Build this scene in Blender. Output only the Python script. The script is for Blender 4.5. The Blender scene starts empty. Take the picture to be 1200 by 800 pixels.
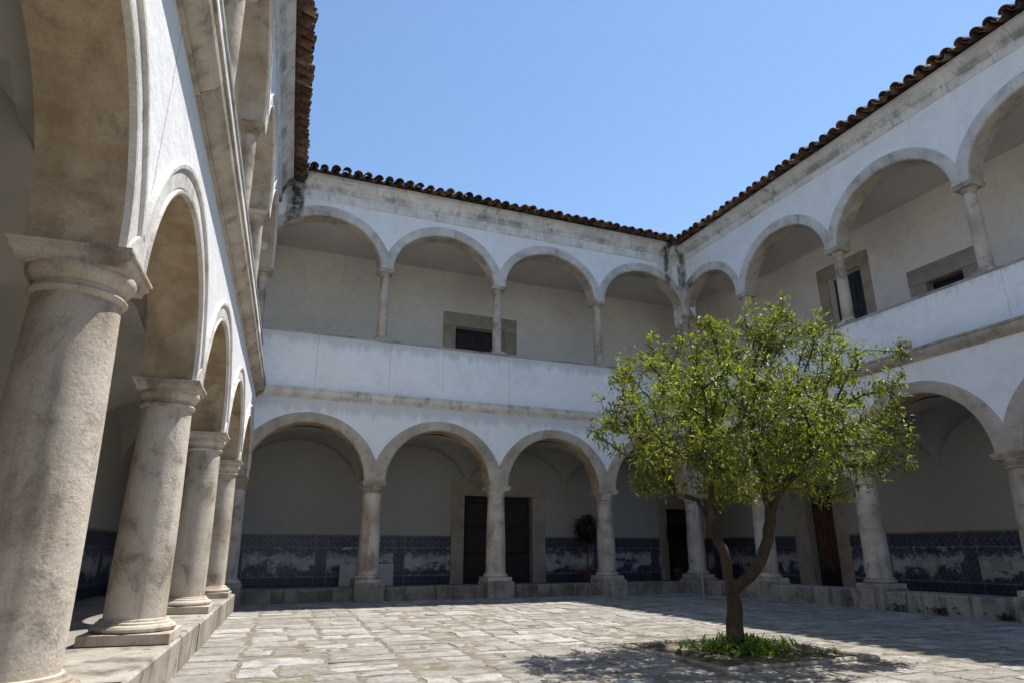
import bpy, math, random
import numpy as np
from mathutils import Vector, Matrix

R = math.radians
S = bpy.context.scene
COL = S.collection

# ------------------------------------------------------------------ camera
cam = bpy.data.cameras.new('camera')
cam.sensor_fit = 'HORIZONTAL'
cam.sensor_width = 36.0
cam.lens = 775.11 * 36.0 / 1200.0
cam.clip_start = 0.05
cam.clip_end = 2000
camo = bpy.data.objects.new('camera', cam)
COL.objects.link(camo)
camo.location = (-0.1406, -15.1741, 1.0224)
camo.rotation_euler = (math.pi / 2 + 0.3066, 0.0, -0.3856)
S.camera = camo

# ------------------------------------------------------------------ sky, sun, exposure
SUN_TO = Vector((0.435, 0.115, 1.0)).normalized()      # direction towards the sun
wd = bpy.data.worlds.new('World')
S.world = wd
wd.use_nodes = True
wn = wd.node_tree
sky = wn.nodes.new('ShaderNodeTexSky')
sky.sky_type = 'NISHITA'
sky.sun_disc = False
sky.sun_elevation = math.asin(SUN_TO.z)
sky.sun_rotation = math.atan2(SUN_TO.x, SUN_TO.y)
sky.air_density = 1.35
sky.dust_density = 0.15
sky.ozone_density = 5.0
bg = wn.nodes['Background']
bg.inputs['Strength'].default_value = 0.089
wn.links.new(sky.outputs[0], bg.inputs['Color'])
sl = bpy.data.lights.new('sun', 'SUN')
sl.energy = 3.6
sl.angle = R(0.55)
sl.color = (1.0, 0.965, 0.91)
so = bpy.data.objects.new('sun', sl)
COL.objects.link(so)
so.rotation_euler = (-SUN_TO).to_track_quat('-Z', 'Y').to_euler()
S.view_settings.view_transform = 'Standard'
S.view_settings.look = 'None'
S.view_settings.exposure = 0.93
S.view_settings.gamma = 1.0
S.view_settings.use_curve_mapping = False

rnd = random.Random(7)

# ------------------------------------------------------------------ material helpers
class NT:
    def __init__(s, name):
        s.m = bpy.data.materials.new(name)
        s.m.use_nodes = True
        s.t = s.m.node_tree
        s.t.nodes.clear()
        s.out = s.t.nodes.new('ShaderNodeOutputMaterial')
    def n(s, typ, props=None, **inp):
        nd = s.t.nodes.new('ShaderNode' + typ)
        for k, v in (props or {}).items():
            setattr(nd, k, v)
        for k, v in inp.items():
            key = int(k[1:]) if k[0] == 'i' and k[1:].isdigit() else k.replace('_', ' ')
            sock = nd.inputs[key]
            if isinstance(v, bpy.types.NodeSocket):
                s.t.links.new(v, sock)
            else:
                sock.default_value = v
        return nd
    def noise(s, vec, scale, detail=4, rough=.55, dist=0.0):
        return s.n('TexNoise', None, Vector=vec, Scale=scale, Detail=detail, Roughness=rough, Distortion=dist).outputs[0]
    def ramp(s, v, a, b, to0=0.0, to1=1.0, smooth=True):
        nd = s.n('MapRange', {'interpolation_type': 'SMOOTHSTEP' if smooth else 'LINEAR'}, i0=v, i1=a, i2=b, i3=to0, i4=to1)
        return nd.outputs[0]
    def math(s, op, a, b=0.0):
        return s.n('Math', {'operation': op}, i0=a, i1=b).outputs[0]
    def mix(s, f, a, b, mode='MIX'):
        nd = s.t.nodes.new('ShaderNodeMix')
        nd.data_type = 'RGBA'
        nd.blend_type = mode
        for i, v in ((0, f), (6, a), (7, b)):
            if isinstance(v, bpy.types.NodeSocket):
                s.t.links.new(v, nd.inputs[i])
            else:
                nd.inputs[i].default_value = v if i == 0 else (*v, 1.0)[:4]
        return nd.outputs[2]
    def coord(s, scale=(1, 1, 1)):
        tc = s.n('TexCoord')
        mp = s.n('Mapping', None, Vector=tc.outputs['Object'])
        mp.inputs['Scale'].default_value = scale
        return mp.outputs[0]
    def xyz(s):
        tc = s.n('TexCoord')
        sp = s.n('SeparateXYZ', None, Vector=tc.outputs['Object'])
        return sp.outputs
    def rand(s):
        return s.n('ObjectInfo').outputs['Random']
    def val(s, colr, f):
        return s.mix(1.0, colr, s.n('CombineColor', None, Red=f, Green=f, Blue=f).outputs[0], 'MULTIPLY')
    def bump(s, h, strength=.5, dist=.01, normal=None):
        nd = s.n('Bump', None, Height=h, Strength=strength, Distance=dist)
        if normal is not None:
            s.t.links.new(normal, nd.inputs['Normal'])
        return nd.outputs[0]
    def finish(s, colr, rough=.9, normal=None, spec=.3, metal=0.0):
        b = s.n('BsdfPrincipled')
        for k, v in (('Base Color', colr), ('Roughness', rough), ('Specular IOR Level', spec), ('Metallic', metal)):
            if isinstance(v, bpy.types.NodeSocket):
                s.t.links.new(v, b.inputs[k])
            else:
                b.inputs[k].default_value = (*v, 1.0) if isinstance(v, tuple) else v
        if normal is not None:
            s.t.links.new(normal, b.inputs['Normal'])
        s.t.links.new(b.outputs[0], s.out.inputs[0])
        return s.m

def add_stains(t, col, stains):
    o = t.xyz(); c = t.coord(); m = t.coord((3.2, 3.2, .28))
    for (xs, wdt, z0, z1, amt) in stains:
        wob = t.math('MULTIPLY', t.math('SUBTRACT', t.noise(m, 1.1, 5, .6), .5), wdt * 2.2)
        dx = t.math('ABSOLUTE', t.math('ADD', t.math('SUBTRACT', o[0], xs), wob))
        mk = t.ramp(dx, wdt, wdt * .25)
        mz = t.ramp(o[2], z0, z1)
        nn = t.ramp(t.noise(c, 5, 6, .7), .22, .6)
        col = t.mix(t.math('MULTIPLY', t.math('MULTIPLY', mk, mz), t.math('MULTIPLY', nn, amt)), col, (.06, .055, .048))
    return col

def make_stone(name, light, dark, lichen=.55, pits=1.0, streak=0.0, shift=9.0, stains=(), ochre=.45, big=1.6):
    t = NT(name)
    c = t.coord()
    # shift the pattern from piece to piece
    off = t.n('VectorMath', {'operation': 'SCALE'}, i0=(3.1, 7.7, 5.3)); t.t.links.new(t.math('MULTIPLY', t.rand(), shift), off.inputs['Scale'])
    cv = t.n('VectorMath', {'operation': 'ADD'}, i0=c, i1=off.outputs[0]).outputs[0]
    a = t.ramp(t.noise(cv, big, 6, .6), .35, .68)
    col = t.mix(a, light, dark)
    b = t.ramp(t.noise(cv, 3.2, 9, .72, .5), .50, .68)
    col = t.mix(t.math('MULTIPLY', b, lichen), col, (.13, .115, .095))
    w = t.ramp(t.noise(cv, 3.3, 5, .6), .58, .8)
    col = t.mix(t.math('MULTIPLY', w, ochre), col, (.38, .26, .14))
    f = t.noise(cv, 75, 4, .7)
    col = t.val(col, t.ramp(f, .25, .75, .86, 1.1))
    col = t.val(col, t.ramp(t.rand(), 0, 1, .94, 1.06, False))
    if streak:
        m = t.n('Mapping', None, Vector=cv); m.inputs['Scale'].default_value = (5, 5, .5)
        k = t.ramp(t.noise(m.outputs[0], 1.4, 5, .6), .5, .72)
        col = t.mix(t.math('MULTIPLY', k, streak), col, (.09, .08, .07))
    col = add_stains(t, col, stains)
    n1 = t.bump(t.noise(cv, 30, 7, .75), .5 * pits, .012)
    vo = t.n('TexVoronoi', {'feature': 'F1'}, Vector=cv, Scale=26.0)
    n2 = t.bump(t.ramp(vo.outputs['Distance'], .05, .35), .18 * pits, .006, n1)
    n3 = t.bump(t.noise(cv, 6, 3, .5), .4, .03, n2)
    return t.finish(col, .92, n3, .2)

def make_plaster(name, base, stains=(), drip=.18, dirt=.10, rough_bump=.25, crack=None, low=None, top=None):
    t = NT(name)
    c = t.coord()
    a = t.ramp(t.noise(c, .9, 7, .68), .38, .70)
    col = t.mix(t.math('MULTIPLY', a, dirt), base, (.36, .355, .345))
    pz = t.ramp(t.noise(c, 2.6, 3, .5, 1.5), .56, .60)
    col = t.mix(t.math('MULTIPLY', pz, dirt * .55), col, (.45, .45, .45))
    f = t.ramp(t.noise(c, 9, 6, .7), .3, .8, 1.0, .93)
    col = t.val(col, f)
    m = t.coord((3.2, 3.2, .28))
    d = t.ramp(t.noise(m, 1.5, 6, .62), .54, .82)
    col = t.mix(t.math('MULTIPLY', d, drip), col, (.17, .165, .16))
    o = t.xyz()
    col = add_stains(t, col, stains)
    if top:                                # run-off stains hanging from the coping
        zt, ln, amt = top
        hang = t.math('ADD', o[2], t.math('MULTIPLY', t.noise(t.coord((2.2, 2.2, .12)), 2.4, 6, .72), ln * 1.9))
        mz = t.ramp(hang, zt + ln * .62, zt + ln * 1.15)
        mz = t.math('MULTIPLY', mz, t.ramp(o[2], zt + .34, zt + .36, 1.0, 0.0))
        col = t.mix(t.math('MULTIPLY', mz, amt), col, (.27, .265, .25))
    if low:
        mz = t.ramp(t.math('ADD', o[2], t.math('MULTIPLY', t.noise(c, 3, 5, .6), .25)), low[0], low[1], 1.0, 0.0)
        col = t.mix(t.math('MULTIPLY', mz, low[2]), col, (.22, .21, .19))
    if crack:
        for (x0, z0, z1) in crack:
            wob = t.math('MULTIPLY', t.math('SUBTRACT', t.noise(c, 3.5, 6, .7), .5), .09)
            dx = t.math('ABSOLUTE', t.math('ADD', t.math('SUBTRACT', o[0], x0), wob))
            mk = t.ramp(dx, .011, .004)
            mz = t.math('MULTIPLY', t.ramp(o[2], z0, z0 + .1), t.ramp(o[2], z1, z1 + .1, 1.0, 0.0))
            col = t.mix(t.math('MULTIPLY', t.math('MULTIPLY', mk, mz), .75), col, (.16, .155, .15))
    n1 = t.bump(t.noise(c, 55, 5, .65), rough_bump, .006)
    n2 = t.bump(t.noise(c, 2.4, 5, .6), .6, .05, n1)
    return t.finish(col, .93, n2, .15)

def make_cornice(name, base, zl, stains=()):
    t = NT(name)
    c = t.coord()
    m = t.coord((1.6, 1.6, .9))
    col = t.mix(t.math('MULTIPLY', t.ramp(t.noise(c, 2.2, 6, .65), .35, .7), .42), base, (.34, .32, .30))
    k = t.ramp(t.noise(m, 1.9, 7, .7, .8), .545, .72)
    col = t.mix(t.math('MULTIPLY', k, .6), col, (.07, .065, .06))
    k2 = t.ramp(t.noise(t.coord((5, 5, .6)), 1.3, 5, .65), .56, .74)
    col = t.mix(t.math('MULTIPLY', k2, .5), col, (.12, .11, .10))
    k3 = t.ramp(t.noise(c, 4, 4, .6), .62, .76)
    col = t.mix(t.math('MULTIPLY', k3, .35), col, (.42, .31, .2))
    # dirt smudges plus the moulding's shading line, painted dark along the ledge
    o = t.xyz()
    dz = t.math('ABSOLUTE', t.math('SUBTRACT', o[2], zl))
    led = t.math('MULTIPLY', t.ramp(dz, .12, .015), t.ramp(t.noise(t.coord((1.1, 1.1, .3)), 1.5, 5, .7), .42, .62))
    col = t.mix(t.math('MULTIPLY', led, .6), col, (.10, .095, .09))
    col = add_stains(t, col, stains)
    n1 = t.bump(t.noise(c, 45, 5, .7), .4, .008)
    return t.finish(col, .93, n1, .15)

def make_tile():
    t = NT('terracotta')
    c = t.coord()
    r_ = t.rand()
    col = t.mix(r_, (.15, .07, .045), (.24, .135, .085))
    col = t.mix(t.ramp(r_, .80, .82), col, (.30, .20, .125))
    col = t.mix(t.ramp(r_, .20, .18), col, (.085, .065, .052))
    pos = t.n('VectorMath', {'operation': 'ADD'}, i0=c, i1=t.n('ObjectInfo').outputs['Location']).outputs[0]
    k = t.ramp(t.noise(pos, 5, 6, .7), .40, .62)
    col = t.mix(t.math('MULTIPLY', k, .85), col, (.045, .040, .033))
    k2 = t.ramp(t.noise(c, 23, 4, .7), .6, .75)
    col = t.mix(t.math('MULTIPLY', k2, .5), col, (.36, .33, .24))
    return t.finish(col, .9, t.bump(t.noise(c, 60, 4, .7), .4, .005), .2)

def make_paving(name):
    t = NT(name)
    c = t.coord()
    isl = t.n('NewGeometry').outputs['Random Per Island']
    r_ = t.math('FRACT', t.math('ADD', t.math('MULTIPLY', isl, 3.7), t.math('MULTIPLY', t.rand(), 5.3)))
    col = t.mix(t.ramp(r_, 0, 1, 0, 1, False), (.39, .362, .328), (.245, .222, .193))
    col = t.mix(t.math('MULTIPLY', t.ramp(r_, .72, .76), .8), col, (.50, .478, .44))
    a = t.ramp(t.noise(c, 2.6, 8, .72, .4), .42, .64)
    col = t.mix(t.math('MULTIPLY', a, .62), col, (.15, .132, .112))
    b = t.ramp(t.noise(c, 13, 6, .72, .5), .52, .70)
    col = t.mix(t.math('MULTIPLY', b, .6), col, (.095, .085, .068))
    y = t.ramp(t.noise(c, 5, 5, .6), .58, .74)
    col = t.mix(t.math('MULTIPLY', y, .35), col, (.27, .205, .12))
    f = t.noise(c, 90, 3, .7)
    col = t.val(col, t.ramp(f, .25, .75, .7, 1.3))
    wr = t.ramp(t.noise(t.coord((3, 9, 9)), 2.6, 6, .7, 1.0), .5, .62)
    col = t.mix(t.math('MULTIPLY', wr, .35), col, (.52, .49, .44))
    n1 = t.bump(t.noise(c, 34, 6, .72), .9, .015)
    n2 = t.bump(t.noise(c, 5.5, 5, .6), .75, .04, n1)
    return t.finish(col, .92, n2, .2)

def make_soil(name, a, b, green=None):
    t = NT(name)
    c = t.coord()
    col = t.mix(t.ramp(t.noise(c, 6, 6, .7), .35, .65), a, b)
    if green:
        col = t.mix(t.math('MULTIPLY', t.ramp(t.noise(c, 1.7, 5, .65), .5, .66), .8), col, green)
    return t.finish(col, .97, t.bump(t.noise(c, 40, 5, .7), .9, .02), .1)

def make_azulejo():
    t = NT('azulejo_tiles')
    o = t.xyz()
    c = t.coord()
    x, z = o[0], o[2]
    n1 = t.noise(t.coord((1.0, 1.0, 1.35)), 2.3, 5, .65, .4)
    n2 = t.noise(t.coord((1.2, 1.2, .9)), 8.5, 6, .75, .8)
    n3 = t.noise(c, 26, 3, .7)
    # painted landscape: pale sky, dark trees, pale water, dark foreground
    band = t.math('MULTIPLY', t.math('SINE', t.math('ADD', t.math('MULTIPLY', z, 11.0), t.math('MULTIPLY', n1, 11.0))), .11)
    v = t.math('ADD', t.math('ADD', t.math('MULTIPLY', n1, .45), t.math('MULTIPLY', n2, .55)), band)
    v = t.math('ADD', v, t.math('MULTIPLY', t.math('SUBTRACT', n3, .5), .42))
    ink = t.ramp(v, .31, .60)
    # framing strips of ornament between the painted scenes
    xm = t.math('ABSOLUTE', t.math('SUBTRACT', t.math('FRACT', t.math('DIVIDE', x, 1.94)), .5))
    fr = t.ramp(xm, .427, .429)
    top = t.ramp(z, 1.119, 1.122)
    bot = t.ramp(z, .422, .418)
    edge = t.math('MAXIMUM', t.math('MAXIMUM', fr, top), bot)
    sx = t.math('SINE', t.math('MULTIPLY', x, 44.88)); sz = t.math('SINE', t.math('MULTIPLY', z, 44.88))
    s2 = t.math('SINE', t.math('MULTIPLY', t.math('ADD', x, z), 89.76))
    orn = t.math('ADD', t.math('MULTIPLY', t.math('MULTIPLY', sx, sz), .34), t.math('MULTIPLY', s2, .12))
    orn = t.ramp(t.math('ADD', t.math('ADD', orn, .36), t.math('MULTIPLY', t.math('SUBTRACT', n3, .5), 1.3)), .0, 1.0, .10, .62)
    orn = t.math('MULTIPLY', orn, t.ramp(bot, 0, 1, 1.0, .4))
    line = t.math('MAXIMUM', t.ramp(t.math('ABSOLUTE', t.math('SUBTRACT', xm, .421)), .006, .004), t.ramp(t.math('ABSOLUTE', t.math('SUBTRACT', z, 1.108)), .011, .008))
    line = t.math('MAXIMUM', line, t.ramp(t.math('ABSOLUTE', t.math('SUBTRACT', z, .432)), .011, .008))
    f = t.mix(edge, t.n('CombineColor', None, Red=ink, Green=ink, Blue=ink).outputs[0], t.n('CombineColor', None, Red=orn, Green=orn, Blue=orn).outputs[0])
    g = t.math('MAXIMUM', t.n('SeparateColor', None, Color=f).outputs[0], t.math('MULTIPLY', line, .62))
    col = t.mix(t.ramp(g, 0, .5, 0, 1, False), (.024, .028, .045), (.080, .097, .152))
    col = t.mix(t.ramp(g, .5, 1.0, 0, 1, False), col, (.43, .43, .41))
    tn = t.n('TexWhiteNoise', {'noise_dimensions': '2D'}, Vector=t.n('CombineXYZ', None, X=t.math('FLOOR', t.math('DIVIDE', x, .14)), Y=t.math('FLOOR', t.math('DIVIDE', z, .14))).outputs[0])
    col = t.val(col, t.ramp(tn.outputs['Value'], 0, 1, .78, 1.16, False))
    # tile joints, 14 cm
    gx = t.math('ABSOLUTE', t.math('SUBTRACT', t.math('FRACT', t.math('DIVIDE', x, .14)), .5))
    gz = t.math('ABSOLUTE', t.math('SUBTRACT', t.math('FRACT', t.math('DIVIDE', z, .14)), .5))
    gr = t.ramp(t.math('MAXIMUM', gx, gz), .468, .495)
    col = t.mix(t.math('MULTIPLY', gr, .7), col, (.22, .21, .19))
    nb = t.bump(gr, -.4, .004)
    return t.finish(col, .33, nb, .45)

def make_plain(name, colr, rough=.6, var=.25, scale=8, spec=.4, metal=0.0, grain=None):
    t = NT(name)
    c = t.coord(grain or (1, 1, 1))
    f = t.ramp(t.noise(c, scale, 5, .65), .3, .7, 1 - var, 1 + var)
    col = t.val(t.mix(0.0, colr, colr), f)
    return t.finish(col, rough, t.bump(t.noise(c, scale * 5, 4, .6), .2, .004), spec, metal)

def make_leaf(name, young, mid, old, trans=.35):
    t = NT(name)
    isl = t.n('NewGeometry').outputs['Random Per Island']
    c = t.coord()
    col = t.mix(t.ramp(isl, .0, .65, 0, 1, False), old, mid)
    col = t.mix(t.ramp(isl, .65, 1.0, 0, 1, False), col, young)
    big = t.ramp(t.noise(c, 1.3, 3, .5), .35, .7)
    col = t.mix(t.math('MULTIPLY', big, .28), col, young)
    b = t.n('BsdfPrincipled')
    t.t.links.new(col, b.inputs['Base Color'])
    b.inputs['Roughness'].default_value = .5
    b.inputs['Specular IOR Level'].default_value = .35
    tr = t.n('BsdfTranslucent')
    t.t.links.new(t.mix(1.0, col, (1.35, 1.5, .55), 'MULTIPLY'), tr.inputs['Color'])
    mx = t.n('MixShader', None, Fac=trans)
    t.t.links.new(b.outputs[0], mx.inputs[1])
    t.t.links.new(tr.outputs[0], mx.inputs[2])
    t.t.links.new(mx.outputs[0], t.out.inputs[0])
    return t.m

M = {}
M['stone'] = make_stone('limestone', (.55, .485, .405), (.40, .335, .26), .45, 1.0, 0.1, 0.0)
M['stone_up'] = make_stone('upper_arch_limestone', (.69, .665, .62), (.53, .50, .45), .42, 1.0, .12, 0.0, [(.40, .30, 6.5, 7.6, .9), (10.98, .26, 6.5, 7.6, .9)])
M['stone_wash'] = make_stone('limewashed_archivolt', (.76, .74, .70), (.60, .56, .50), .38, 1.2, .1, 0.0, (), .2)
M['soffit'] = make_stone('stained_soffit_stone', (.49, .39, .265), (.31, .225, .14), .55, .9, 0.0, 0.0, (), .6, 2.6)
M['stone_col'] = make_stone('column_limestone', (.62, .545, .455), (.43, .35, .265), .62, 1.3, .42, 9.0, (), .6)
M['stone_low'] = make_stone('kerb_limestone', (.42, .38, .32), (.26, .23, .185), .85, 1.0, .75)
M['kerb_dark'] = make_stone('mossy_kerb_limestone', (.33, .29, .23), (.15, .125, .095), .9, 1.0, .85)
M['stone_in'] = make_stone('door_limestone', (.45, .375, .295), (.34, .28, .215), .30, .5)
M['string'] = make_stone('string_course_stone', (.52, .46, .385), (.35, .305, .25), .75, .8, .3)
M['string_pale'] = make_stone('limewashed_string_course', (.78, .75, .69), (.62, .58, .52), .45, .7, .25)
M['plaster_back'] = make_plaster('limewash_back', (.91, .915, .92), [(.42, .30, 6.5, 7.6, 1.0), (10.98, .26, 6.5, 7.6, 1.0), (11.45, .1, 6.5, 7.6, .8)], .18, .13, .3, None, None, (4.05, .4, .32))
M['plaster_right'] = make_plaster('limewash_right', (.91, .915, .92), [(.12, .18, 6.0, 7.0, .9)], .15, .12, .3)
M['plaster_left'] = make_plaster('limewash_left', (.80, .80, .79), [(-.25, .2, 6.5, 7.5, .8)], .14, .08, .35, [(-11.16, 2.9, 4.4)])
M['parapet'] = make_plaster('limewash_parapet', (.92, .925, .93), [], .16, .15, .3, None, None, (5.62, .42, .36))
M['plaster_low'] = make_plaster('shade_darkened_gallery_plaster', (.40, .385, .35), [], .10, .16, .18)  # darker copy of the interior plaster, gallery shade put into its base colour
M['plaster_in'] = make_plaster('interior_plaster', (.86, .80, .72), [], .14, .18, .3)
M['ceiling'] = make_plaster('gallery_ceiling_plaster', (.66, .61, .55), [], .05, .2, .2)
M['cornice_back'] = make_cornice('cornice_limewash_back', (.83, .82, .79), 9.54, [(.38, .26, 6.5, 7.6, 1.0), (10.98, .22, 6.5, 7.6, 1.0)])
M['cornice_right'] = make_cornice('cornice_limewash_right', (.83, .82, .79), 9.50, [(.15, .2, 6.5, 7.6, .9)])
M['cornice_left'] = make_cornice('cornice_limewash_left', (.76, .74, .70), 9.28, [(-.1, .35, 6.5, 7.6, .9)])
M['coping'] = make_stone('coping_stone', (.45, .44, .42), (.30, .29, .27), .8, .6, .2)
M['tile'] = make_tile()
M['paving'] = make_paving('paving_limestone')
M['joint'] = make_soil('paving_joint_soil', (.30, .27, .22), (.19, .165, .125), (.16, .15, .085))
M['soil'] = make_soil('bed_soil', (.20, .165, .12), (.11, .085, .06), (.07, .075, .03))
M['floor'] = make_stone('gallery_floor_slabs', (.33, .30, .26), (.24, .22, .19), .5, .6)
M['azulejo'] = make_azulejo()
M['border'] = make_plain('dado_border_tiles', (.24, .17, .14), .5, .35, 14)
M['door'] = make_plain('dark_door_wood', (.022, .018, .015), .55, .4, 5, .35, 0, (6, 6, .7))
M['door_red'] = make_plain('reddish_slat_wood', (.105, .045, .03), .6, .6, 5, .35, 0, (8, 8, .8))
M['door_teal'] = make_plain('teal_painted_wood', (.02, .045, .055), .45, .3, 8)
M['void'] = make_plain('unlit_interior', (.01, .01, .01), .95, .1)
M['metal'] = make_plain('grey_painted_metal', (.42, .42, .41), .5, .15, 12)
M['lead'] = make_plain('spout_stone', (.50, .42, .33), .9, .3, 12)
M['board'] = make_plain('pale_board', (.52, .51, .49), .7, .12, 4)
M['pot'] = make_plain('terracotta_pot', (.13, .065, .045), .85, .3, 9)
M['bark'] = make_stone('bark', (.072, .054, .037), (.036, .026, .018), .5, 2.2, .7)
M['leaf'] = make_leaf('citrus_leaves', (.36, .355, .05), (.135, .165, .026), (.032, .055, .013), .36)
M['leaf_bed'] = make_leaf('bed_leaves', (.24, .32, .04), (.11, .19, .03), (.05, .10, .016), .35)
M['leaf_dark'] = make_leaf('topiary_leaves', (.05, .08, .02), (.025, .05, .012), (.012, .028, .008), .2)

M['leaf_dry'] = make_leaf('dry_leaves', (.24, .17, .06), (.16, .10, .045), (.09, .06, .03), .1)
tg = NT('window_glass')
M['glass'] = tg.finish((.02, .035, .045), .08, None, .6)

# ------------------------------------------------------------------ mesh helpers
class MB:
    def __init__(s):
        s.v = []; s.f = []
    def add(s, vs, fs):
        o = len(s.v)
        s.v += [tuple(map(float, q)) for q in vs]
        s.f += [tuple(o + i for i in q) for q in fs]
        return s
    def box(s, x0, x1, y0, y1, z0, z1):
        return s.add([(x0, y0, z0), (x1, y0, z0), (x1, y1, z0), (x0, y1, z0), (x0, y0, z1), (x1, y0, z1), (x1, y1, z1), (x0, y1, z1)],
                     [(0, 3, 2, 1), (4, 5, 6, 7), (0, 1, 5, 4), (1, 2, 6, 5), (2, 3, 7, 6), (3, 0, 4, 7)])
    def bevbox(s, x0, x1, y0, y1, z0, z1, b=.01, jit=0.0, rn=None):
        """box with chamfered edges (rounded-off arrises)"""
        vs = []
        rn = rn or rnd
        j = lambda: rn.uniform(-jit, jit) if jit else 0.0
        for (x, sx) in ((x0, 1), (x1, -1)):
            for (y, sy) in ((y0, 1), (y1, -1)):
                for (z, sz) in ((z0, 1), (z1, -1)):
                    jx, jy, jz = j(), j(), j()
                    vs += [(x + jx, y + sy * b + jy, z + sz * b + jz), (x + sx * b + jx, y + jy, z + sz * b + jz), (x + sx * b + jx, y + sy * b + jy, z + jz)]
        idx = lambda a, b_, c_, k: ((a * 2 + b_) * 2 + c_) * 3 + k
        fs = []
        for a in (0, 1):
            q = [idx(a, 0, 0, 0), idx(a, 0, 1, 0), idx(a, 1, 1, 0), idx(a, 1, 0, 0)]
            fs.append(q if a == 0 else q[::-1])
            q = [idx(0, a, 0, 1), idx(1, a, 0, 1), idx(1, a, 1, 1), idx(0, a, 1, 1)]
            fs.append(q if a == 0 else q[::-1])
            q = [idx(0, 0, a, 2), idx(0, 1, a, 2), idx(1, 1, a, 2), idx(1, 0, a, 2)]
            fs.append(q if a == 0 else q[::-1])
        for a in (0, 1):
            for b_ in (0, 1):
                q = [idx(a, b_, 0, 0), idx(a, b_, 0, 1), idx(a, b_, 1, 1), idx(a, b_, 1, 0)]
                fs.append(q if (a + b_) % 2 == 0 else q[::-1])
                q = [idx(a, 0, b_, 2), idx(a, 0, b_, 0), idx(a, 1, b_, 0), idx(a, 1, b_, 2)]
                fs.append(q if (a + b_) % 2 == 0 else q[::-1])
                q = [idx(0, a, b_, 1), idx(0, a, b_, 2), idx(1, a, b_, 2), idx(1, a, b_, 1)]
                fs.append(q if (a + b_) % 2 == 0 else q[::-1])
        for a in (0, 1):
            for b_ in (0, 1):
                for c_ in (0, 1):
                    q = [idx(a, b_, c_, 0), idx(a, b_, c_, 1), idx(a, b_, c_, 2)]
                    fs.append(q if (a + b_ + c_) % 2 == 1 else q[::-1])
        return s.add(vs, fs)
    def lathe(s, cx, cy, prof, n=28, cap=True, wob=0.0):
        vs = []; fs = []
        for (r, z) in prof:
            for k in range(n):
                a = 2 * math.pi * k / n
                rr = r * (1 + wob * math.sin(3 * a + z * 2.1) + wob * .6 * math.sin(5 * a - z * 3.7))
                vs.append((cx + rr * math.cos(a), cy + rr * math.sin(a), z))
        for i in range(len(prof) - 1):
            for k in range(n):
                k2 = (k + 1) % n
                fs.append((i * n + k, i * n + k2, (i + 1) * n + k2, (i + 1) * n + k))
        if cap:
            fs.append(tuple(range(n))[::-1]); fs.append(tuple((len(prof) - 1) * n + k for k in range(n)))
        return s.add(vs, fs)
    def sqlathe(s, cx, cy, prof):
        vs = []; fs = []
        for (h, z) in prof:
            vs += [(cx - h, cy - h, z), (cx + h, cy - h, z), (cx + h, cy + h, z), (cx - h, cy + h, z)]
        for i in range(len(prof) - 1):
            for k in range(4):
                k2 = (k + 1) % 4
                fs.append((i * 4 + k, i * 4 + k2, i * 4 + 4 + k2, i * 4 + 4 + k))
        fs.append((3, 2, 1, 0)); q = (len(prof) - 1) * 4; fs.append((q, q + 1, q + 2, q + 3))
        return s.add(vs, fs)
    def sweep(s, prof, x0, x1, closed=True):
        """profile of (y, z) drawn along local x"""
        n = len(prof)
        vs = [(x0, y, z) for y, z in prof] + [(x1, y, z) for y, z in prof]
        fs = []
        for i in range(n if closed else n - 1):
            j = (i + 1) % n
            fs.append((i, j, n + j, n + i))
        if closed:
            fs.append(tuple(range(n))[::-1]); fs.append(tuple(range(n, 2 * n)))
        return s.add(vs, fs)
    def tube(s, pts, rad, n=7, cap=True):
        vs = []; fs = []
        up = Vector((0.31, 0.17, 0.93)).normalized()
        prev = None
        for i, q in enumerate(pts):
            a = Vector(pts[max(i - 1, 0)]); b = Vector(pts[min(i + 1, len(pts) - 1)])
            d = (b - a).normalized() if (b - a).length > 1e-6 else Vector((0, 0, 1))
            u = (prev if prev is not None else d.orthogonal())
            u = (u - d * u.dot(d))
            u = u.normalized() if u.length > 1e-5 else d.orthogonal().normalized()
            w = d.cross(u); prev = u
            for k in range(n):
                t = 2 * math.pi * k / n
                p_ = Vector(q) + (u * math.cos(t) + w * math.sin(t)) * rad[i]
                vs.append(tuple(p_))
        for i in range(len(pts) - 1):
            for k in range(n):
                k2 = (k + 1) % n
                fs.append((i * n + k, i * n + k2, i * n + n + k2, i * n + n + k))
        if cap:
            fs.append(tuple(range(n))[::-1]); fs.append(tuple((len(pts) - 1) * n + k for k in range(n)))
        return s.add(vs, fs)
    def build(s, name, m, parent=None, smooth=None):
        me = bpy.data.meshes.new(name)
        me.from_pydata(s.v, [], s.f)
        me.materials.append(m)
        if smooth is not None:
            me.polygons.foreach_set('use_smooth', [True] * len(me.polygons))
            me.set_sharp_from_angle(angle=R(smooth))
        me.update()
        o = bpy.data.objects.new(name, me)
        COL.objects.link(o)
        if parent is not None:
            o.parent = parent
        return o

def link(name, me, parent=None):
    o = bpy.data.objects.new(name, me)
    COL.objects.link(o)
    if parent is not None:
        o.parent = parent
    return o

def empty(name, label, cat, mw=None, group=None):
    o = bpy.data.objects.new(name, None)
    o.empty_display_size = .2
    COL.objects.link(o)
    if mw is not None:
        o.matrix_world = mw
    o['label'] = label; o['category'] = cat
    if group:
        o['group'] = group
    return o

def tag(o, label, cat, group=None):
    o['label'] = label; o['category'] = cat
    if group:
        o['group'] = group
    return o

# ------------------------------------------------------------------ arcade pieces
def extrados(xc, b, zV, top):
    h = b / 2
    dz = top - zV
    Rr = (dz * dz + h * h) / (2 * dz)
    zc = top - Rr
    a0 = math.acos(min(1.0, h / Rr))
    return xc, zc, Rr, a0

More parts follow.
